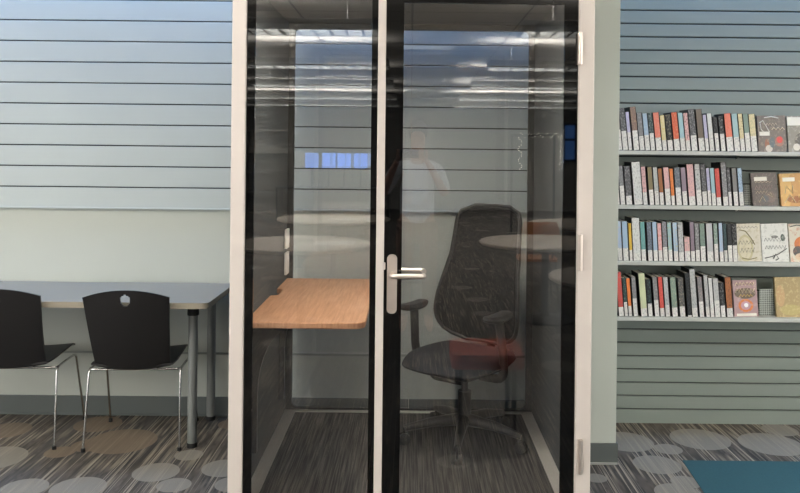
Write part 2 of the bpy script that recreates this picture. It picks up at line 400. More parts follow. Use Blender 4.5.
# ------------------------------------------------------------------ the booth
PF, PB = 3.24, 4.52; BX0, BX1 = -.745, .752; FL = .085
booth = empty('office_booth', (0, PF, 0)); tag(booth, 'freestanding glass-fronted office booth with cream frame and black edged glass', 'booth')
def bp(m, name, ma, parent=booth, **k):
    for v in m.bm.verts: v.co.y -= PF
    return m.build(name, ma, parent, **k)
FX0, FX1 = -.737, .747
bp(MB().box(FX0, FX0 + .058, PF - .03, PF + .05, 0, 2.36, .004), 'frame_post', M['frame'])
bp(MB().box(FX1 - .064, FX1, PF - .03, PF + .05, 0, 2.36, .004), 'frame_post', M['frame'])
MX0, MX1 = at(376.3, 246, PF).x, at(384.2, 246, PF).x
bp(MB().box(MX0, MX1, PF - .025, PF + .05, .1, 2.28, .003), 'mullion', M['frame'])
bp(MB().box(FX0 + .058, FX1 - .064, PF - .03, PF + .05, 2.28, 2.36, .004), 'frame_head', M['frame'])
bp(MB().box(FX0 + .058, FX1 - .064, PF - .03, PF + .05, 0, .10, .004), 'frame_sill', M['frame'])
bp(MB().box(FX0 + .01, FX1 - .01, PF + .05, PB, 0, FL - .004), 'plinth', M['black'])
bp(MB().box(FX0, FX1, PF + .05, 3.40, 2.30, 2.36).box(FX0, FX1, 3.60, PB, 2.30, 2.36).box(FX0, -.28, 3.40, 3.60, 2.30, 2.36).box(.28, FX1, 3.40, 3.60, 2.30, 2.36), 'roof_panel', M['felt'])
IX0, IX1 = -.703, .703
for a, b in ((FX0, IX0), (IX1, FX1)): bp(MB().box(a, b, PF + .05, PB, FL, 2.30, .002), 'side_wall', M['felt'])
bp(MB().box(-.28, .28, 3.40, 3.60, 2.352, 2.36), 'fill_lamp_case', M['black'])
bp(MB().box(-.26, .26, 3.42, 3.58, 2.347, 2.352), 'fill_lamp_panel', emis('booth_fill', (255, 246, 232), 74.0))  # glowing panel added out of view in the roof to brighten the booth
# booth floor, light strips
bp(MB().box(IX0 + .06, IX1 - .06, PF + .05, PB - .06, FL - .003, FL + .004), 'floor_carpet', M['ribbed'])
bp(MB().box(IX0, IX0 + .062, PF + .05, PB - .03, FL - .002, FL + .008).box(IX1 - .062, IX1, PF + .05, PB - .03, FL - .002, FL + .008).box(IX0, IX1, PB - .07, PB - .035, FL - .002, FL + .008), 'floor_edge_strip', M['trimstrip'])
# rear glass in a thin black rounded frame
def framed_glass(x0, x1, z0, z1, wl, wr, wt, wb, y0, y1, name_f, name_g, parent, gm, r_in=.03, fm='frit'):
    out = rrect(x0, x1, z0, z1, .0005, 6); inn = rrect(x0 + wl, x1 - wr, z0 + wb, z1 - wt, r_in, 6)
    m = MB()
    V = []
    for y in (y0, y1):
        V.append(([m.bm.verts.new((a, y, b)) for a, b in out], [m.bm.verts.new((a, y, b)) for a, b in inn]))
    n = len(out)
    for k_ in range(n):
        j = (k_ + 1) % n
        for (O, I) in V: m.bm.faces.new((O[k_], O[j], I[j], I[k_]))
        m.bm.faces.new((V[0][0][k_], V[1][0][k_], V[1][0][j], V[0][0][j])); m.bm.faces.new((V[0][1][k_], V[0][1][j], V[1][1][j], V[1][1][k_]))
    f = bp(m, name_f, M[fm], parent)
    ym = (y0 + y1) / 2
    g = bp(MB().prism(rrect(x0 + wl - .002, x1 - wr + .002, z0 + wb - .002, z1 - wt + .002, r_in, 6), ym - .003, ym + .003, 'y'), name_g, gm, parent)
    return f, g
framed_glass(IX0, IX1, FL, 2.30, .035, .035, .035, .02, PB - .035, PB - .015, 'rear_frame', 'rear_glass', booth, M['glassb'], .03, 'black')
# vertical joint in the rear glazing
bp(MB().box(-.001, .0015, PB - .036, PB - .032, FL + .02, 2.265), 'glass_joint', M['trimstrip'])
# side light (fixed) and door, glass with a printed black band round it
LX0 = FX0 + .058
f1, g1 = framed_glass(LX0, MX0, .1, 2.28, .034, .026, .012, .035, PF - .012, PF + .004, 'side_light_band', 'side_light_glass', booth, M['glass'], .003)
DX0, DX1 = MX1, FX1 - .064
wl = at(402.3, 200, PF).x - DX0; wr = DX1 - at(562.3, 200, PF).x
df, dg = framed_glass(DX0, DX1, .1, 2.28, wl, wr, .096, .035, PF - .014, PF + .004, 'door', 'door_glass', booth, M['glass'], .003)
dg.parent = df
# hinges
for py0, py1 in ((33, 65), (234, 270), (438, 472)):
    a = at(577.5, py0, PF - .02); b = at(581.5, py1, PF - .02)
    bp(MB().box(a.x, b.x, PF - .042, PF - .014, b.z, a.z, .002).tube([((a.x + b.x) / 2, PF - .042, b.z), ((a.x + b.x) / 2, PF - .042, a.z)], .007, 10), 'hinge', M['steel'], df)
# handle
a = at(387.2, 254.5, PF - .02); b = at(396.6, 313.5, PF - .02)
hp = bp(MB().prism(rrect(a.x, b.x, b.z, a.z, .018, 8), PF - .024, PF - .014, 'y').prism(rrect(a.x, b.x, b.z, a.z, .018, 8), PF + .004, PF + .014, 'y'), 'handle_plate', M['steel'], df, smooth='auto')
h = at(392, 276, PF - .06); h2 = at(422.5, 274.5, PF - .06); h3 = at(394, 274.5, PF - .06)
bp(MB().tube(fillet([(h.x, PF - .02, h.z), (h.x, PF - .07, h.z), (h2.x, PF - .07, h.z), (h2.x + .004, PF - .045, h.z)], .02), .0105, 14), 'lever_handle', M['steel'], df, smooth='auto')
bp(MB().tube(fillet([(h.x, PF + .01, h.z + .005), (h.x, PF + .06, h.z + .005), (h2.x + .005, PF + .06, h.z + .005), (h2.x + .008, PF + .035, h.z + .005)], .02), .0105, 14), 'lever_handle', M['steel'], df, smooth='auto')
l = at(384.2, 266, PF - .02); bp(MB().box(l.x - .002, l.x + .005, PF - .028, PF - .012, l.z - .014, l.z + .014, .002), 'latch_keeper', M['steel'], df)
# socket plates on the left wall
for py0, py1 in ((229, 248), (252, 274)):
    Y = 4.44; a = at(290, py0, Y); b = at(290, py1, Y)
    s = bp(MB().box(IX0, IX0 + .014, Y - .045, Y + .045, b.z, a.z, .003), 'socket_plate', M['white'])
    bp(MB().box(IX0 + .013, IX0 + .018, Y - .02, Y + .02, (a.z + b.z) / 2 - .03, (a.z + b.z) / 2 + .03, .002), 'switch_rocker', M['white'], s)
# wall-hung desk
DZ = .845; D0, D1 = 3.315, 4.47
dk = empty('desk', (0, D1, DZ)); tag(dk, 'wall-hung oak laminate desk inside the booth on its left side', 'desk')
xr = -.187
pts = [(IX0 + .004, D0 + .003), (IX0 + .018, D0)] + [(xr - .05 + .05 * math.sin(t), D0 + .05 - .05 * math.cos(t)) for t in [PI / 2 * k_ / 8 for k_ in range(9)]] + [(xr, D1), (IX0 + .004, D1)]
ny0, ny1 = 3.93, 4.13
pts += [(IX0 + .004, ny1), (IX0 + .03, ny1 - .01), (IX0 + .042, ny1 - .035), (IX0 + .042, ny0 + .035), (IX0 + .03, ny0 + .01), (IX0 + .004, ny0)]
top = MB().prism([(x, y - D1) for x, y in pts], -.027, 0).build('desk_top', M['desk'], dk)
bv = top.modifiers.new('bevel', 'BEVEL'); bv.width = .005; bv.segments = 3; bv.limit_method = 'ANGLE'
for yy in (3.50, 4.25):
    m = MB(); o2 = []
    for k_ in range(9):
        t = PI / 2 * k_ / 8; o2.append((IX0 + .03 + .16 * (1 - math.sin(t)) , DZ - .06 - .30 * (1 - math.cos(t)) ))
    poly = [(IX0 + .002, DZ - .028), (IX0 + .30, DZ - .028), (IX0 + .30, DZ - .045), (IX0 + .19, DZ - .06)] + o2[1:] + [(IX0 + .03, DZ - .62), (IX0 + .002, DZ - .62)]
    m.prism(poly, yy - .012 - D1, yy + .012 - D1, 'y')
    for v in m.bm.verts: v.co.z -= DZ
    m.build('wall_bracket', M['black'], dk)
m = MB().box(IX0 + .28, IX0 + .30, 3.51 - D1, 4.25 - D1, -.05, -.028); m.build('support_rail', M['black'], dk)

# ------------------------------------------------------------------ office chair in the booth
oc = empty('office_chair', (.288, 4.03, FL + .004), math.radians(145)); tag(oc, 'black mesh swivel office chair with tall back standing inside the booth', 'office chair')
SH = .425
def seat_fn(u, v, sd):
    U = (u - .5) * 2; V = (v - .5) * 2
    x = U * math.sqrt(1 - V * V * .42) * .262; y = V * math.sqrt(1 - U * U * .30) * .275 + .05
    edge = max(abs(U), abs(V)); th = .045 * math.sqrt(max(0, 1 - edge ** 4))
    zc = SH + .01 - .035 * max(0, V - .55) ** 1.2 - .02 * max(0, -V - .6)
    dish = -.012 * (1 - U * U) * (1 - V * V)
    return (x, y, zc + (th + dish if sd else -th * .9))
MB().sheet(seat_fn, 20, 20).build('seat', M['seatfab'], oc, smooth=True)
W_ = [(0, .10), (.03, .165), (.08, .212), (.14, .238), (.22, .247), (.35, .238), (.5, .218), (.65, .203), (.8, .195), (.9, .192), (.95, .180), (.98, .152), (1, .105)]
def wfun(v):
    for (a, b), (c, d) in zip(W_, W_[1:]):
        if v <= c: return b + (d - b) * (v - a) / (c - a)
    return W_[-1][1]
def back_pt(U, v, off=0):
    wv = wfun(v); x = U * wv * 1.01
    z = .478 + .715 * v + .012 * math.sin(PI * U / 2) * 0
    y = -.20 + .03 * math.sin(PI * min(1, v * 1.6)) - .09 * v ** 1.5 + .055 * (x / .2) ** 2
    return (x, y + off, z)
MB().sheet(lambda u, v, sd: back_pt((u - .5) * 2, v, (.006 if sd else -.006)), 16, 36).build('backrest', M['chairfab'], oc, smooth=True)
rim = [back_pt(-1, k_ / 24) for k_ in range(25)] + [back_pt(-1 + 2 * k_ / 8, 1) for k_ in range(1, 8)] + [back_pt(1, 1 - k_ / 24) for k_ in range(25)] + [back_pt(1 - 2 * k_ / 8, 0) for k_ in range(1, 9)]
MB().tube(rim, .011, 8).build('back_frame', M['blackplastic'], oc, smooth=True)
MB().tube(fillet([(0, -.05, SH - .07), (0, -.27, SH - .05), (0, -.275, .62), (0, -.25, .80)], .08, 8), .024, 12).build('back_support', M['blackplastic'], oc, smooth=True)
for s in (-1, 1):
    ar = MB().tube(fillet([(s * .12, .05, SH - .06), (s * .25, .05, SH - .055), (s * .262, .07, SH + .04), (s * .25, .10, .665)], .05, 6), .022, 12).build('armrest', M['blackplastic'], oc, smooth=True)
    def pad(u, v, sd, s=s):
        U = (u - .5) * 2; V = (v - .5) * 2
        x = s * .25 + U * .048 * math.sqrt(1 - V * V * .6); y = .11 + V * .125 * math.sqrt(1 - U * U * .4)
        e = max(abs(U), abs(V)); t = .017 * math.sqrt(max(0, 1 - e ** 4)); return (x, y, .68 + .012 * V * V + (t if sd else -t))
    MB().sheet(pad, 8, 14).build('armrest_pad', M['blackrub'], ar, smooth=True)
MB().tube([(0, 0, .10), (0, 0, .26)], .034, 20).tube([(0, 0, .26), (0, 0, SH - .05)], .018, 16).build('gas_column', M['blackplastic'], oc, smooth='auto')
MB().box(-.09, .09, -.13, .13, SH - .085, SH - .04, .012).build('tilt_mechanism', M['blackplastic'], oc)
MB().tube(fillet([(.05, -.05, SH - .075), (.23, -.05, SH - .08), (.25, -.05, SH - .12), (.22, -.05, SH - .15), (.05, -.05, SH - .15)], .03, 5), .011, 8).build('height_lever', M['blackplastic'], oc, smooth=True)
for k_ in range(5):
    a_ = math.radians(-101 + 72 * k_); d = Vector((math.cos(a_), math.sin(a_), 0))
    lg = MB().tube([d * .02 + Vector((0, 0, .115)), d * .17 + Vector((0, 0, .105)), d * .31 + Vector((0, 0, .078))], [.032, .024, .016], 10).build('base_leg', M['blackplastic'], oc, smooth='auto')
    c = d * .31; t = Vector((-d.y, d.x, 0)); cm = MB()
    for s in (-1, 1):
        cc = c + t * s * .017 + Vector((0, 0, .029)); cm.tube([cc - t * .010, cc - t * .008, cc + t * .008, cc + t * .010], [.024, .029, .029, .024], 20)
    cm.tube([c + Vector((0, 0, .03)), c + Vector((0, 0, .085))], .008, 8)
    cm.build('caster', M['blackrub'], lg, smooth='auto')

# ------------------------------------------------------------------ table at the left wall
TX0, TX1, TY0, TY1, TZ = -2.9, -1.03, 4.015, 4.625, .785
tb = empty('work_table', ((TX0 + TX1) / 2, (TY0 + TY1) / 2, 0)); tag(tb, 'long grey laminate table with silver round legs pushed against left wall', 'table')
ox, oy = tb.location.x, tb.location.y
m = MB().prism([(x - ox, y - oy) for x, y in rrect(TX0, TX1, TY0, TY1, .035, 6)], TZ - .03, TZ)
o = m.build('table_top', [M['tabletop'], M['tableedge']], tb)
for p_ in o.data.polygons:
    if abs(p_.normal.z) < .5: p_.material_index = 1
for (x, y) in ((-1.142, 4.15), (-1.150, 4.57), (-2.79, 4.15), (-2.79, 4.57)):
    lg = MB().tube([(x - ox, y - oy, .022), (x - ox, y - oy, TZ - .085)], .0245, 24).build('leg', M['legpaint'], tb, smooth='auto')
    MB().tube([(x - ox, y - oy, TZ - .088), (x - ox, y - oy, TZ - .03)], .030, 24).box(x - ox - .06, x - ox + .06, y - oy - .03, y - oy + .03, TZ - .036, TZ - .03).build('leg_collar', M['blackrub'], lg, smooth='auto')
    MB().tube([(x - ox, y - oy, 0), (x - ox, y - oy, .024)], .027, 24).build('leg_foot', M['blackrub'], lg, smooth='auto')

# ------------------------------------------------------------------ two black plastic chairs
def side_chair():
    r = empty('side_chair', (0, 0, 0))   # origin under the seat centre; faces +Y
    def seat(u, v, sd):
        U = (u - .5) * 2; V = (v - .5) * 2
        wv = .205 - .012 * V; x = U * wv * (1 - .10 * max(0, abs(V) - .6)); y = V * .235 + .02
        z = .448 - .012 * (1 - U * U) + (-.02 * max(0, V - .7) / .3) + .005
        return (x, y, z + (.005 if sd else -.005))
    MB().sheet(seat, 14, 14).build('seat', M['blackplastic'], r, smooth='auto')
    def bk(u, v, sd):
        U = (u - .5) * 2; wv = .190 + .024 * v; z = .425 + .425 * v + (.012 - .040 * U * U) * v ** 3
        # rounded bottom corners
        if v < .1: z += .012 * U * U * (1 - v / .1)
        y = -.215 - .15 * v - .012 * math.sin(PI * v) + .030 * U * U
        return (U * wv, y + (.006 if sd else -.006), z)
    def hole(u, v): return ((u - .5) * 2 * .21 / .027) ** 2 + ((v - .885) * .425 / .027) ** 2 < 1
    MB().sheet(bk, 70, 66, hole).build('backrest', M['blackplastic'], r, smooth='auto')
    MB().tube(fillet([(-.235, -.03, .415), (-.235, -.16, .412), (.235, -.16, .412), (.235, -.03, .415)], .03), .0062, 10).box(-.12, -.09, -.185, -.14, .412, .436, .004).box(.09, .12, -.185, -.14, .412, .436, .004).build('seat_frame', M['chrome'], r, smooth='auto')
    for s in (-1, 1):
        for y0, y1 in ((-.16, -.215), (.12, .245)):
            lg = MB().tube(fillet([(s * .235, -.03, .415), (s * .235, y0, .412), (s * .245, y1, .012)], .03), .0062, 10).build('leg', M['chrome'], r, smooth='auto')
            MB().tube([(s * .245, y1, 0), (s * .245, y1, .018)], .011, 12).build('glide', M['blackrub'], lg, smooth='auto')
    return r
c1 = side_chair(); c1.location = (-1.452, 4.293, 0); c1.rotation_euler.z = .07
tag(c1, 'black plastic chair with chrome wire legs, nearer the booth, fully in view', 'chair', 'black chairs at the grey table')
c2 = copy_tree(c1); c2.location = (-2.105, 4.293, 0)
tag(c2, 'black plastic chair with chrome wire legs at far left, cut by picture edge', 'chair', 'black chairs at the grey table')

# ------------------------------------------------------------------ teal rug (carpet inset) bottom right
def floor_pt(px, py, z=0):
    dy = (py - PY) - ROLL * (px - PX); Y = (EYE - z) * F / dy; p_ = at(px, py, Y); return (p_.x, p_.y)
pA, pB, = floor_pt(682.5, 461), floor_pt(704, 493)
dx = (pB[0] - pA[0]) / (pB[1] - pA[1])
pts = [pA, (3.6, pA[1]), (3.6, 2.4), (pA[0] + dx * (2.4 - pA[1]), 2.4)]
tag(MB().prism(pts, 0, .004).build('floor_rug', M['teal']), 'plain teal carpet piece lying on the patterned carpet at bottom right', 'rug')

# ------------------------------------------------------------------ shelves
SY0 = 4.39; SYB = WY - .052
rows = [(150.6, 152.2), (205.2, 207), (261.3, 263), (317, 319)]
SZ = []
names = ['top', 'second', 'third', 'bottom']
for i, (yt, _) in enumerate(rows):
    zt = at(640, yt, SY0).z; SZ.append(zt)
    s = empty('display_shelf', (1.9, SYB, zt)); tag(s, f'pale metal wall shelf full of books, {names[i]} of the four', 'shelf', 'metal shelves on the slatted wall')
    x0, x1 = 1.10 - 1.9, 2.75 - 1.9
    MB().box(x0, x1, SY0 - SYB + .004, -.001, -.005, 0).build('shelf_board', M['shelf'], s)
    MB().box(x0, x1, SY0 - SYB, SY0 - SYB + .006, -.022, .0, .002).build('front_lip', M['shelf'], s)
    for xx in (x0 + .02, x0 + .8, x1 - .03):
        MB().prism([(-.001, -.005), (-.001, -.045), (SY0 - SYB + .10, -.008), (SY0 - SYB + .10, -.005)], xx, xx + .003, 'x').build('shelf_bracket', M['shelf'], s)

def spine_mat(i, col, col2, seed):
    col2 = tuple(.6 * q + .4 * p_ for q, p_ in zip(col2, col))
    m = mat(f'spine_print_{i}', col, .45); nt = m.node_tree; N = nt.nodes; L = nt.links; p = N['Principled BSDF']
    tc = N.new('ShaderNodeTexCoord'); mp = N.new('ShaderNodeMapping'); mp.inputs['Scale'].default_value = (110, 1, 60); mp.inputs['Location'].default_value = (seed * 3.1, 0, seed * 1.7)
    L.new(tc.outputs['Object'], mp.inputs[0]); n = N.new('ShaderNodeTexNoise'); n.inputs['Scale'].default_value = 1.3; n.inputs['Detail'].default_value = 4; L.new(mp.outputs[0], n.inputs['Vector'])
    r = N.new('ShaderNodeValToRGB'); r.color_ramp.elements[0].position = .48; r.color_ramp.elements[1].position = .72
    r.color_ramp.elements[0].color = srgb(col); r.color_ramp.elements[1].color = srgb(col2); L.new(n.outputs[0], r.inputs[0]); L.new(r.outputs[0], p.inputs['Base Color']); return m
COL = dict(grey=(128, 128, 130), dgrey=(84, 84, 88), black=(34, 36, 38), white=(214, 216, 214), lav=(178, 176, 206), brown=(136, 112, 104), coral=(226, 128, 106), cream=(216, 204, 162),
           orange=(222, 128, 62), ored=(214, 96, 66), cyan=(158, 192, 198), lblue=(160, 184, 208), teal=(104, 160, 156), pink=(218, 176, 174), red=(204, 82, 74), olive=(132, 122, 88),
           rust=(166, 104, 62), mauve=(142, 126, 140), slate=(98, 106, 116), yellow=(216, 184, 70), greeng=(128, 150, 138), tan=(190, 166, 124), taupe=(118, 108, 96), lgreen=(196, 206, 170), wgrey=(186, 188, 188), dteal=(38, 64, 66))
NM = dict(grey='grey', dgrey='dark grey', black='black topped', white='white', lav='lavender', brown='brown', coral='coral', cream='cream', orange='orange', ored='orange-red', cyan='pale cyan', lblue='light blue',
          teal='teal', pink='pale pink', red='red', olive='olive', rust='rust brown', mauve='mauve', slate='slate grey', yellow='yellow', greeng='grey-green', tan='tan', taupe='taupe', lgreen='pale green', wgrey='pale grey', dteal='dark teal')
# x0, x1 (eighths of a pixel from 610), top (eighths from row origin), colour, second colour, where the white label starts
R1 = [(63, 98, 65, 'grey', 'dgrey', 240), (104, 148, 65, 'dgrey', 'white', 250), (150, 178, 95, 'lav', 'white', 260), (190, 238, 55, 'brown', 'tan', 245), (240, 278, 100, 'grey', 'wgrey', 290), (284, 322, 105, 'lblue', 'white', 280),
      (328, 362, 102, 'dteal', 'white', 265), (370, 418, 98, 'coral', 'pink', 300), (422, 458, 120, 'cream', 'yellow', 320), (466, 506, 112, 'black', 'cream', 320), (516, 562, 95, 'ored', 'cream', 310), (568, 606, 98, 'cyan', 'lblue', 300),
      (612, 646, 98, 'pink', 'black', 320), (654, 702, 70, 'dgrey', 'white', 280), (714, 762, 68, 'taupe', 'brown', 300), (766, 794, 110, 'lav', 'white', 300),
      (800, 836, 100, 'white', 'wgrey', 250), (846, 878, 128, 'black', 'grey', 260), (890, 926, 122, 'black', 'white', 265), (938, 990, 100, 'coral', 'ored', 290), (998, 1044, 100, 'cyan', 'wgrey', 290), (1048, 1086, 100, 'cream', 'olive', 300), (1088, 1128, 102, 'greeng', 'grey', 255), (1134, 1182, 104, 'cream', 'greeng', 280)]
R2 = [(60, 78, 100, 'wgrey', 'white', 250), (86, 122, 88, 'grey', 'wgrey', 250), (132, 178, 92, 'dgrey', 'white', 330), (194, 264, 58, 'white', 'grey', 360), (268, 302, 95, 'pink', 'dgrey', 300), (318, 354, 98, 'olive', 'brown', 280), (362, 398, 98, 'wgrey', 'greeng', 290), (402, 434, 108, 'rust', 'olive', 300),
      (446, 490, 98, 'pink', 'mauve', 270), (494, 522, 108, 'orange', 'rust', 325), (532, 576, 98, 'slate', 'wgrey', 260), (584, 622, 98, 'mauve', 'grey', 290), (634, 686, 72, 'pink', 'mauve', 330), (696, 738, 68, 'wgrey', 'black', 280), (744, 782, 68, 'dgrey', 'wgrey', 290),
      (787, 815, 100, 'lav', 'white', 280), (818, 852, 100, 'cyan', 'lblue', 300), (856, 892, 102, 'red', 'coral', 335), (908, 950, 55, 'grey', 'white', 330), (953, 978, 98, 'dgrey', 'white', 290), (992, 1028, 98, 'grey', 'olive', 290), (1038, 1073, 98, 'lblue', 'dgrey', 290)]
R3 = [(66, 100, 95, 'lblue', 'pink', 310), (108, 150, 95, 'lblue', 'cyan', 310), (158, 182, 110, 'yellow', 'orange', 325), (188, 250, 68, 'white', 'grey', 350), (254, 290, 100, 'teal', 'cyan', 320), (306, 342, 100, 'slate', 'lblue', 325), (350, 386, 98, 'lblue', 'wgrey', 325), (390, 422, 108, 'pink', 'red', 325), (428, 464, 95, 'grey', 'lav', 300),
      (470, 502, 100, 'cyan', 'yellow', 320), (512, 548, 100, 'lblue', 'yellow', 330), (554, 594, 98, 'wgrey', 'black', 340), (600, 646, 215, 'pink', 'greeng', 330), (650, 684, 95, 'mauve', 'grey', 330), (688, 722, 105, 'grey', 'white', 320), (728, 768, 105, 'greeng', 'dgrey', 290), 
      (780, 830, 105, 'wgrey', 'lav', 330), (838, 870, 105, 'greeng', 'white', 270), (880, 913, 100, 'lblue', 'pink', 330), (916, 943, 105, 'dteal', 'slate', 320), (948, 982, 105, 'black', 'dgrey', 280), (987, 1022, 105, 'black', 'wgrey', 280)]
R4 = [(72, 112, 58, 'red', 'grey', 340), (118, 148, 105, 'dteal', 'greeng', 300), (150, 178, 108, 'orange', 'coral', 330), (190, 224, 95, 'grey', 'wgrey', 270), (250, 300, 68, 'lgreen', 'cream', 350), (308, 342, 115, 'black', 'teal', 310), (360, 396, 95, 'grey', 'wgrey', 280), (404, 438, 95, 'red', 'coral', 345), (446, 482, 95, 'wgrey', 'slate', 320),
      (500, 544, 98, 'greeng', 'cream', 340), (562, 604, 100, 'dgrey', 'cream', 330), (624, 654, 62, 'black', 'slate', 400), (660, 704, 30, 'wgrey', 'slate', 340), (718, 754, 92, 'grey', 'pink', 290), (770, 802, 75, 'wgrey', 'dgrey', 330), (806, 836, 100, 'white', 'wgrey', 340), (842, 884, 102, 'wgrey', 'grey', 280), (890, 926, 135, 'black', 'wgrey', 320), (938, 986, 92, 'rust', 'black', 340)]
ORD = 'first second third fourth fifth sixth seventh eighth ninth tenth eleventh twelfth thirteenth fourteenth fifteenth sixteenth seventeenth eighteenth nineteenth twentieth twenty-first twenty-second twenty-third twenty-fourth twenty-fifth'.split()
Y0R = [100, 155, 210, 265]; LEAN = [.105, .085, .06, .085]; BOT = [404, 402, 412, 414]
M['label'] = spine_mat(0, (222, 221, 216), (120, 120, 128), 5)
M['cover'] = mat('dark_book_cover', (30, 31, 34), .5, var=.1)
M['pages'] = mat('book_page_block', (206, 200, 186), .8, var=.08, scale=200, stretch=(1, 1, .1))
bi = 0
for ri, R in enumerate((R1, R2, R3, R4)):
    for bi_, (a, b, t, c, c2, lt) in enumerate(R):
        SYF = 4.402; bi += 1
        k_ = SYF / F / 8
        nx = R[bi_ + 1][0] if bi_ + 1 < len(R) else b + 8; wid = min((b - a) * k_ + .0035, (nx - a) * k_ - .0004); hgt = (BOT[ri] - t) * k_; lab = (BOT[ri] - lt) * k_
        p0 = at(610 + a / 8, rows[ri][0], SYF)
        o = empty('book', (p0.x - .0015, SYF, SZ[ri] + .0002)); o.rotation_euler = (0, -LEAN[ri], 0)
        cl = math.cos(LEAN[ri]); wid *= cl
        D = .135
        bk_ = MB().box(0, .0018, 0, D, 0, hgt).box(wid - .0018, wid, 0, D, 0, hgt).box(0, wid, 0, .002, 0, hgt, .0006).build('cover', M['cover'], o)
        MB().box(.0018, wid - .0018, .002, D - .004, .003, hgt - .003).build('page_block', M['pages'], o)
        sm = spine_mat(bi, COL[c], COL[c2], bi)
        e = .0027
        pts = rrect(e, wid - e, -.0022, .0, .0008, 3, (1, 0, 0, 1))
        MB().prism([(x, y) for x, y in pts], lab, hgt - .001).build('printed_spine', sm, o)
        if lab > .004: MB().prism([(x, y) for x, y in pts], .001, lab).build('spine_label', M['label'], o)
        nm = f'{NM[c]} book with {NM[c2].replace(" topped", "")} marks'
        tag(o, f'{nm} on the {names[ri]} shelf, {ORD[bi_]} from the left end', 'book', f'upright books on the {names[ri]} shelf')

# face-out books
def cover_mat(name, base, spots, rough=.4, noise_col=None, nscale=30, namt=.5):
    """cover art in object coordinates: spots = (x, z, rx, rz, colour)"""
    m = mat(name, base, rough); nt = m.node_tree; N = nt.nodes; L = nt.links; p = N['Principled BSDF']
    tc = N.new('ShaderNodeTexCoord'); cur = None
    def mixin(cur, col, fac):
        x = N.new('ShaderNodeMix'); x.data_type = 'RGBA'
        if cur is None: x.inputs[6].default_value = srgb(base)
        else: L.new(cur, x.inputs[6])
        x.inputs[7].default_value = srgb(col); L.new(fac, x.inputs[0]); return x.outputs[2]
    for (x, z_, rx, rz, col) in spots:
        mp = N.new('ShaderNodeMapping'); mp.vector_type = 'TEXTURE'; mp.inputs['Location'].default_value = (x, 0, z_); mp.inputs['Scale'].default_value = (rx, 100, rz)
        L.new(tc.outputs['Object'], mp.inputs[0]); ln = N.new('ShaderNodeVectorMath'); ln.operation = 'LENGTH'; L.new(mp.outputs[0], ln.inputs[0])
        lt = N.new('ShaderNodeMath'); lt.operation = 'LESS_THAN'; lt.inputs[1].default_value = 1; L.new(ln.outputs['Value'], lt.inputs[0]); cur = mixin(cur, col, lt.outputs[0])
    if noise_col:
        n = N.new('ShaderNodeTexNoise'); n.inputs['Scale'].default_value = nscale; n.inputs['Detail'].default_value = 5; L.new(tc.outputs['Object'], n.inputs['Vector'])
        r = N.new('ShaderNodeValToRGB'); r.color_ramp.elements[0].position = .54; r.color_ramp.elements[1].position = .6
        r.color_ramp.elements[1].color = (namt, namt, namt, 1); L.new(n.outputs[0], r.inputs[0]); cur = mixin(cur, noise_col, r.outputs[0])
    L.new(cur, p.inputs['Base Color']); return m
def face_book(ri, x0, x1, yt, label, cm, stickers=(), strokes=(), lean=.02, th=.02, edge='cover', texts=()):
    YF = 4.43; a = at(x0, yt, YF); b = at(x1, yt, YF); wid = b.x - a.x; hgt = a.z - SZ[ri]
    o = empty('book', ((a.x + b.x) / 2 + .003, YF, SZ[ri])); o.rotation_euler = (-.10, -lean, 0)
    MB().box(-wid / 2, wid / 2, 0, .0018, 0, hgt, .0005).box(-wid / 2, wid / 2, th - .0018, th, 0, hgt).box(-wid / 2, -wid / 2 + .0018, 0, th, 0, hgt).build('cover', cm, o)
    MB().box(-wid / 2 + .0018, wid / 2 - .003, .0018, th - .0018, .003, hgt - .003).build('page_block', M['pages'], o)
    for (sx0, sx1, sz0, sz1, mm) in stickers:
        MB().box(wid * (sx0 - .5), wid * (sx1 - .5), -.0008, .0, hgt * sz0, hgt * sz1).build('cover_sticker', mm, o)
    for (pl, r, mm) in strokes:
        MB().tube([(wid * (x - .5), -.0004, hgt * z_) for x, z_ in pl], r, 6).build('cover_drawing', mm, o)
    tag(o, label, 'book', 'face-out books on the shelves'); return o
def inkm(n, c): return mat(n, c, .5)
mw = inkm('print_white', (226, 224, 214)); mg = inkm('print_grey', (92, 96, 96)); mc = inkm('print_cream', (222, 206, 176)); mgold = inkm('print_gold', (206, 172, 96)); mredi = inkm('print_red', (186, 66, 52)); mbr = inkm('print_brown', (120, 84, 50))
def zig(x0, x1, zc, h_, n):   # a line of lettering too small to read: pen strokes
    return [(x0 + (x1 - x0) * i / n, zc + (h_ if i % 2 else -h_)) for i in range(n + 1)]
face_book(0, 758.5, 787, 115, 'dark taupe picture book with red flower facing outward on the top shelf', cover_mat('taupe_cover', (116, 106, 98), [(.04, .06, .026, .028, (168, 116, 96)), (.042, .07, .016, .020, (206, 70, 64)), (-.03, .045, .012, .03, (150, 96, 70)), (-.02, .02, .02, .02, (206, 196, 180)), (-.0, .055, .015, .03, (94, 104, 108))], noise_col=(160, 150, 134), nscale=60),
          stickers=[(.06, .42, .45, .56, mw)], strokes=[([(.08, .80), (.2, .86), (.42, .54)], .003, mw), ([(.1, .78), (.12, .62), (.2, .56)], .003, mw), ([(.25, .94), (.5, .97), (.75, .93)], .003, mw), (zig(.3, .7, .76, .03, 8), .0015, mc), (zig(.5, .95, .64, .03, 6), .003, mc)])
face_book(0, 788.5, 816, 115.5, 'grey picture book with white title band facing outward, right end of top shelf', cover_mat('grey_cover', (140, 136, 124), [(0, .06, .04, .05, (96, 90, 84)), (.02, .05, .025, .03, (220, 212, 184)), (-.03, .03, .02, .02, (212, 206, 190))], noise_col=(190, 184, 168), nscale=50), stickers=[(.0, .95, .74, .97, mw)])
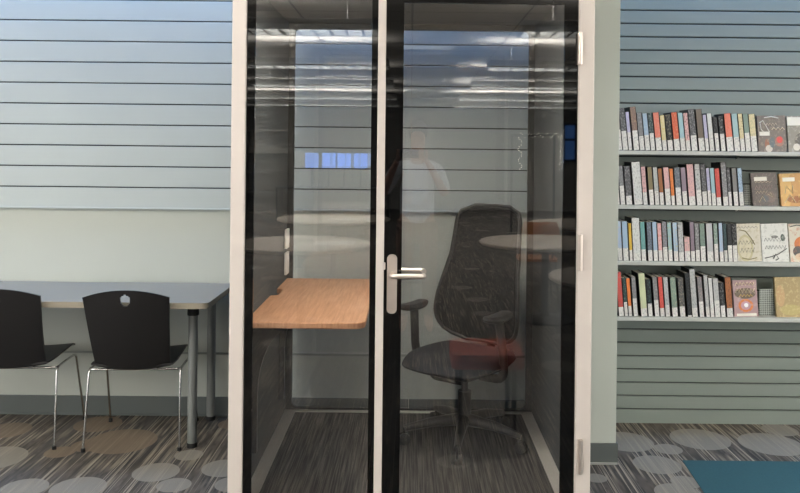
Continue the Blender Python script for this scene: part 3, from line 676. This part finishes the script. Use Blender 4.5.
face_book(1, 753, 778.5, 172.5, 'dark brown-grey book with white sticker facing outward on the second shelf', cover_mat('umber_cover', (96, 88, 84), [(.03, .05, .03, .03, (122, 106, 98)), (0, .04, .02, .02, (84, 88, 94))], noise_col=(150, 136, 130), nscale=90),
          stickers=[(.12, .62, .76, .88, mw)], strokes=[(zig(.12, .8, .56, .06, 9), .0014, inkm('print_rose', (176, 150, 146))), (zig(.15, .6, .42, .04, 7), .0014, mc), ([(.25, .12), (.4, .3), (.5, .14)], .002, mc), ([(.6, .36), (.8, .26), (.72, .4)], .002, mc), (zig(.15, .8, .72, .02, 9), .0012, mc)], lean=.05)
face_book(1, 781.5, 812, 173, 'tan and orange book facing outward, right end of second shelf', cover_mat('tan_cover', (196, 150, 92), [(-.05, .1, .03, .1, (208, 170, 104)), (0, .04, .05, .02, (150, 96, 54))], noise_col=(226, 196, 128), nscale=40), stickers=[(.1, .5, .76, .88, mw)],
          strokes=[([(.15, .4), (.2, .62), (.4, .4), (.42, .64)], .003, mc), ([(.12, .12), (.3, .36), (.48, .12)], .003, mc)], lean=.05)
face_book(2, 737.3, 762, 223.5, 'cream book with yellow swirl drawing facing outward on the third shelf', cover_mat('cream_cover', (204, 200, 186), [(-.02, .075, .045, .075, (190, 184, 150)), (-.02, .075, .034, .062, (206, 200, 176))], noise_col=(176, 170, 138), nscale=50),
          strokes=[([(.15, .84), (.4, .8), (.6, .62), (.75, .44)], .003, inkm('print_olive', (140, 134, 96))), (zig(.1, .7, .50, .05, 9), .0014, mg), (zig(.15, .72, .3, .06, 9), .0014, mg), (zig(.05, .9, .9, .025, 12), .0012, mg), ([(.2, .1), (.5, .05), (.8, .1)], .003, inkm('print_olive2', (140, 134, 96)))], lean=.03)
face_book(2, 762.6, 789.5, 223.5, 'white book with grey ink title and drawing facing outward on third shelf', cover_mat('white_cover', (212, 214, 210), [(.045, .135, .012, .02, (84, 96, 90)), (.0, .14, .02, .008, (120, 122, 118))], noise_col=(176, 180, 176), nscale=50),
          strokes=[(zig(.1, .9, .58, .045, 13), .0016, mg), (zig(.12, .9, .38, .045, 13), .0016, mg), ([(.08, .1), (.35, .14), (.6, .2), (.92, .34)], .003, mg), ([(.4, .08), (.5, .2), (.6, .08), (.48, .04)], .004, mg)], lean=.03)
face_book(2, 790.5, 818, 223.5, 'cream book with orange figure facing outward, right end of third shelf', cover_mat('ivory_cover', (206, 200, 184), [(.0, .10, .05, .045, (210, 120, 60)), (-.03, .06, .03, .03, (84, 80, 78)), (-.02, .03, .03, .02, (214, 190, 160))], noise_col=(186, 110, 74), nscale=40), strokes=[([(.05, .92), (.3, .96), (.9, .9)], .003, mg)], lean=.03)
face_book(3, 734.5, 758.5, 280.5, 'mauve-pink book with glowing orange ring facing outward on the bottom shelf', cover_mat('pink_cover', (172, 144, 146), [(.0, .062, .042, .036, (222, 132, 74)), (.0, .062, .028, .024, (196, 156, 170)), (.002, .064, .012, .012, (240, 240, 245)), (0, .13, .06, .03, (110, 98, 82))], noise_col=(196, 170, 168), nscale=40),
          stickers=[(.1, .92, .02, .09, mw)], strokes=[(zig(.1, .9, .9, .04, 11), .003, mc), (zig(.1, .9, .72, .05, 11), .003, mc), (zig(.25, .8, .58, .03, 8), .002, mgold)], lean=.04)
face_book(3, 776.8, 806, 277.5, 'mottled tan and gold book facing outward, right end of bottom shelf', cover_mat('gold_cover', (168, 148, 104), [(-.055, .12, .025, .06, (188, 156, 112)), (0, .04, .06, .03, (178, 164, 108))], noise_col=(204, 188, 138), nscale=60), lean=.03)
# perforated bookends
for ri, x0, x1, yt in ((1, 744.5, 751.5, 185), (3, 759.5, 774, 289.5)):
    YF = 4.47; a = at(x0, yt, YF); b = at(x1, yt, YF)
    o = empty('bookend', ((a.x + b.x) / 2, YF, SZ[ri])); wd = (b.x - a.x) / 2
    MB().box(-wd, wd, 0, .002, .0, a.z - SZ[ri] + .002, .0006).build('upright_plate', M['perf'], o)
    MB().box(-wd, wd, 0, .09, 0, .002).build('foot_plate', M['base'], o)
    tag(o, f'perforated grey metal bookend beside face-out books on the {names[ri]} shelf', 'bookend')

# ------------------------------------------------------------------ the library behind the photographer (mirrored in the glass)
def round_table(loc, r, h_, lab, grp=None, dark=False):
    t = empty('round_table', loc); tag(t, lab, 'table')
    MB().lathe([(0, h_ - .03), (r - .01, h_ - .03), (r, h_ - .02), (r, h_ - .006), (r - .006, h_), (0, h_)], n=48).build('tabletop', M['roundtop'], t, smooth='auto')
    MB().lathe([(0, 0), (.28, 0), (.28, .012), (.05, .04), (.035, .08), (.035, h_ - .06), (.12, h_ - .03), (0, h_ - .03)], n=32).build('pedestal', M['blackplastic'], t, smooth='auto')
    return t
def lib_chair(loc, rz, lab):
    r = empty('library_chair', loc, rz); tag(r, lab, 'chair', 'orange wood chairs at round tables')
    def st(u, v, sd):
        U = (u - .5) * 2; V = (v - .5) * 2; return (U * .21 * math.sqrt(1 - V * V * .25), V * .21, .455 + (.012 if sd else -.012))
    MB().sheet(st, 10, 10).build('seat', M['woodchair'], r, smooth='auto')
    def bkk(u, v, sd):
        U = (u - .5) * 2; return (U * .20 * math.sqrt(1 - ((v - .5) * 2) ** 2 * .3), -.21 - .06 * v + .03 * U * U + (.007 if sd else -.007), .60 + .26 * v)
    MB().sheet(bkk, 12, 8).build('backrest', M['woodchair'], r, smooth='auto')
    for s in (-1, 1):
        for s2 in (-1, 1): MB().tube([(s * .17, s2 * .17, .445), (s * .20, s2 * .21, 0)], .011, 8).build('leg', M['chrome'], r)
        MB().tube([(s * .13, -.18, .445), (s * .14, -.235, .66)], .01, 8).build('back_post', M['chrome'], r)
    return r
round_table((1.28, -.95, 0), .62, .74, 'round pale table mirrored at right of the door glass')
round_table((1.5, 1.15, 0), .55, .74, 'nearer round pale table mirrored low at the right edge of the door')
round_table((-.98, -.62, 0), .62, .74, 'round pale table with paper on it, mirrored in the left pane')
round_table((-.95, -3.3, 0), .7, .74, 'farther round pale table mirrored above the booth desk')
round_table((2.1, -2.9, 0), .7, .74, 'farther round table mirrored beside the door hinge')
lib_chair((1.35, -1.9, 0), PI * .0 + PI, 'orange wood chair behind the mirrored right table')
st_ = empty('upholstered_stool', (.44, 1.93, 0)); tag(st_, 'low orange-red upholstered stool mirrored below the office chair back', 'stool')
MB().prism(rrect(-.20, .20, -.20, .20, .04), .37, .45).build('seat', mat('orange_upholstery', (140, 62, 42), .85), st_)
for sx in (-.15, .15):
    for sy in (-.15, .15): MB().tube([(sx, sy, 0), (sx, sy, .375)], .015, 10).build('leg', M['black'], st_)
lib_chair((2.3, -1.85, 0), PI, 'orange wood chair before the farther mirrored right table')
tag(MB().box(-.86, -.50, -.74, -.46, .741, .744).build('paper_sheet', M['paper']), 'white sheet of paper on the mirrored left round table', 'paper')
tag(MB().box(-1.0, -.6, -3.2, -2.95, .741, .744).build('paper_sheet', M['paper']), 'white sheet of paper on the farther mirrored left table', 'paper')
# monitors far away on a long desk
ld = empty('computer_desk', (-1.75, -11.5, 0)); tag(ld, 'long dark computer desk mirrored small in the left pane', 'desk')
MB().box(-1.3, 1.3, -.4, .4, .72, .75, .004).build('desk_top', M['base'], ld)
for s in (-1.25, 1.25): MB().box(s - .02, s + .02, -.38, .38, 0, .72).build('leg', M['black'], ld)
mon = None
for i, px in enumerate((311.5, 328.5, 344, 360.5)):
    zv = 2 * PF + 11.4; x = (px - PX) * zv / F
    if mon is None:
        mon = empty('computer_monitor', (x, -11.5, .75))
        MB().box(-.165, .165, -.012, .012, .42, .79, .004).build('screen_case', M['black'], mon)
        MB().box(-.155, .155, .012, .015, .435, .775).build('screen', M['screen'], mon)
        MB().tube([(0, -.01, .0), (0, -.02, .45)], .02, 10).box(-.12, .12, -.1, .1, 0, .012, .003).build('stand', M['black'], mon)
        o = mon
    else: o = copy_tree(mon)
    o.location.x = x
    tag(o, f'blue-screened monitor mirrored in the left pane, {ORD[i]} of four from the left', 'monitor', 'blue-screened monitors')
# bookcase and fairy lights at the far side
bc = empty('tall_bookcase', (-4.2, -13.5, 0)); tag(bc, 'tall dark bookcase in the mirrored far corner', 'bookcase')
m = MB().box(-1.2, 1.2, -.2, -.17, 0, 2.1)
for zz in (0, .5, 1.0, 1.5, 2.07): m.box(-1.2, 1.2, -.2, .15, zz, zz + .03)
for xx in (-1.2, 0, 1.17): m.box(xx, xx + .03, -.2, .15, 0, 2.1)
m.build('carcass', M['dkwall'], bc)
fl = empty('string_lights', (2.4, -9.0, 0)); tag(fl, 'string of tiny white lights draped in an arch, mirrored in the door', 'string lights')
zv = 2 * PF + 9.0; pts = []
for i in range(60):
    t = i / 59
    if t < .3: px, py = 520 + 2 * math.sin(i), 168 - 33 * t / .3
    elif t < .7: px, py = 520 + 42 * (t - .3) / .4, 134 + 2.2 * math.sin(i * 1.3)
    else: px, py = 561 + 1.5 * math.sin(i * 2), 135 + 33 * (t - .7) / .3
    pts.append(((px - PX) * zv / F - 2.4, random.uniform(-.03, .03), EYE - (py - PY) * zv / F))
MB().tube(pts, .004, 5).build('wire', M['black'], fl)
m = MB()
for p_ in pts:
    bmesh.ops.create_icosphere(m.bm, subdivisions=1, radius=.009, matrix=Matrix.Translation(Vector(p_) + Vector((0, .012, 0))))
bb = m.build('bulb', M['bulb'], fl); bb['kind'] = 'stuff'
dc = empty('door_arch', (2.4, -9.1, 0)); tag(dc, 'dark arched display stand under the mirrored string lights', 'display stand')
MB().box(-.42, -.38, -.03, .03, 0, 1.95).box(.42, .46, -.03, .03, 0, 1.95).box(-.42, .46, -.03, .03, 1.90, 1.95).build('arch_frame', M['black'], dc)

# ------------------------------------------------------------------ the photographer, mirrored faintly in the glass
pr = empty('person', (.06, -.42, 0)); tag(pr, 'person in pale shirt holding up a phone, mirrored faintly in door glass', 'person')
def skin(name, V, E, R, ma, parent, sub=2):
    me = bpy.data.meshes.new(name); me.from_pydata([Vector(v) for v in V], E, []); me.materials.append(ma)
    o = bpy.data.objects.new(name, me); C.objects.link(o); o.parent = parent
    s = o.modifiers.new('skin', 'SKIN'); s.use_smooth_shade = True
    for i, r in enumerate(R):
        rr = r if isinstance(r, tuple) else (r, r); me.skin_vertices[0].data[i].radius = rr
    me.skin_vertices[0].data[0].use_root = True
    q = o.modifiers.new('s', 'SUBSURF'); q.levels = q.render_levels = sub; return o
V = [(0, 0, .95), (0, 0, 1.12), (0, -.01, 1.30), (0, -.01, 1.42), (0, 0, 1.50), (0, .01, 1.58), (0, .03, 1.68), (0, .03, 1.76),
     (.10, 0, .90), (.11, .02, .50), (.11, -.02, .09), (.12, .12, .04), (-.10, 0, .90), (-.11, .02, .50), (-.11, -.02, .09), (-.12, .12, .04),
     (.18, -.01, 1.41), (.24, .08, 1.20), (.12, .30, 1.42), (.07, .37, 1.50), (-.18, -.01, 1.41), (-.30, .08, 1.20), (-.21, .30, 1.42), (-.17, .37, 1.50)]
E = [(0, 1), (1, 2), (2, 3), (3, 4), (4, 5), (5, 6), (6, 7), (0, 8), (8, 9), (9, 10), (10, 11), (0, 12), (12, 13), (13, 14), (14, 15), (3, 16), (16, 17), (17, 18), (18, 19), (3, 20), (20, 21), (21, 22), (22, 23)]
R = [(.15, .10), (.13, .09), (.15, .10), (.13, .08), .05, .055, (.075, .09), (.06, .075), .085, .055, .04, (.045, .03), .085, .055, .04, (.045, .03), .05, .042, .03, .024, .05, .042, .03, .024]
skin('body', V, E, R, M['skin'], pr)
Vs = [(0, 0, .88), (0, 0, 1.12), (0, -.01, 1.30), (0, -.01, 1.44), (.18, -.01, 1.42), (.245, .07, 1.20), (-.18, -.01, 1.42), (-.305, .07, 1.20)]
skin('shirt', Vs, [(0, 1), (1, 2), (2, 3), (3, 4), (4, 5), (3, 6), (6, 7)], [(.18, .125), (.155, .11), (.17, .12), (.12, .09), .07, .062, .07, .062], M['shirt'], pr)
Vt = [(0, 0, .93), (.10, 0, .88), (.11, .02, .50), (.11, -.02, .12), (-.10, 0, .88), (-.11, .02, .50), (-.11, -.02, .12)]
skin('trousers', Vt, [(0, 1), (1, 2), (2, 3), (0, 4), (4, 5), (5, 6)], [(.165, .115), .10, .07, .055, .10, .07, .055], M['jeans'], pr)
m = MB(); bmesh.ops.create_uvsphere(m.bm, u_segments=20, v_segments=12, radius=1)
for v in list(m.bm.verts):
    v.co = Vector((v.co.x * .088, v.co.y * .105 + .012, v.co.z * .10 + 1.755))
bmesh.ops.delete(m.bm, geom=[v for v in m.bm.verts if v.co.z < 1.74 and v.co.y > .03], context='VERTS')
m.build('hair', M['hair'], pr, smooth=True)
for s, wx in ((1, .07), (-1, -.17)):
    base = Vector((wx, .37, 1.50)); inward = -1 if s > 0 else 1
    for k_ in range(4):
        zz = 1.515 + .02 * k_
        skin('finger', [base + Vector((0, .0, .02 * k_ - .01)), (wx + inward * -.004, .385, zz + .01), (wx + inward * .014, .392, zz + .012)], [(0, 1), (1, 2)], [.011, .0085, .008], M['skin'], pr, 1)
    skin('thumb', [base, (wx + inward * .02, .37, 1.53), (wx + inward * .035, .378, 1.555)], [(0, 1), (1, 2)], [.012, .01, .009], M['skin'], pr, 1)
ph = empty('phone', (-.012, -.03, 1.555)); tag(ph, 'dark phone held up by the mirrored person', 'phone')
MB().box(-.078, .078, -.004, .004, -.036, .036, .003).build('phone_body', M['black'], ph)
MB().tube([(.012, .004, .015), (.012, .007, .015)], .010, 16).build('phone_lens', M['frit'], ph)
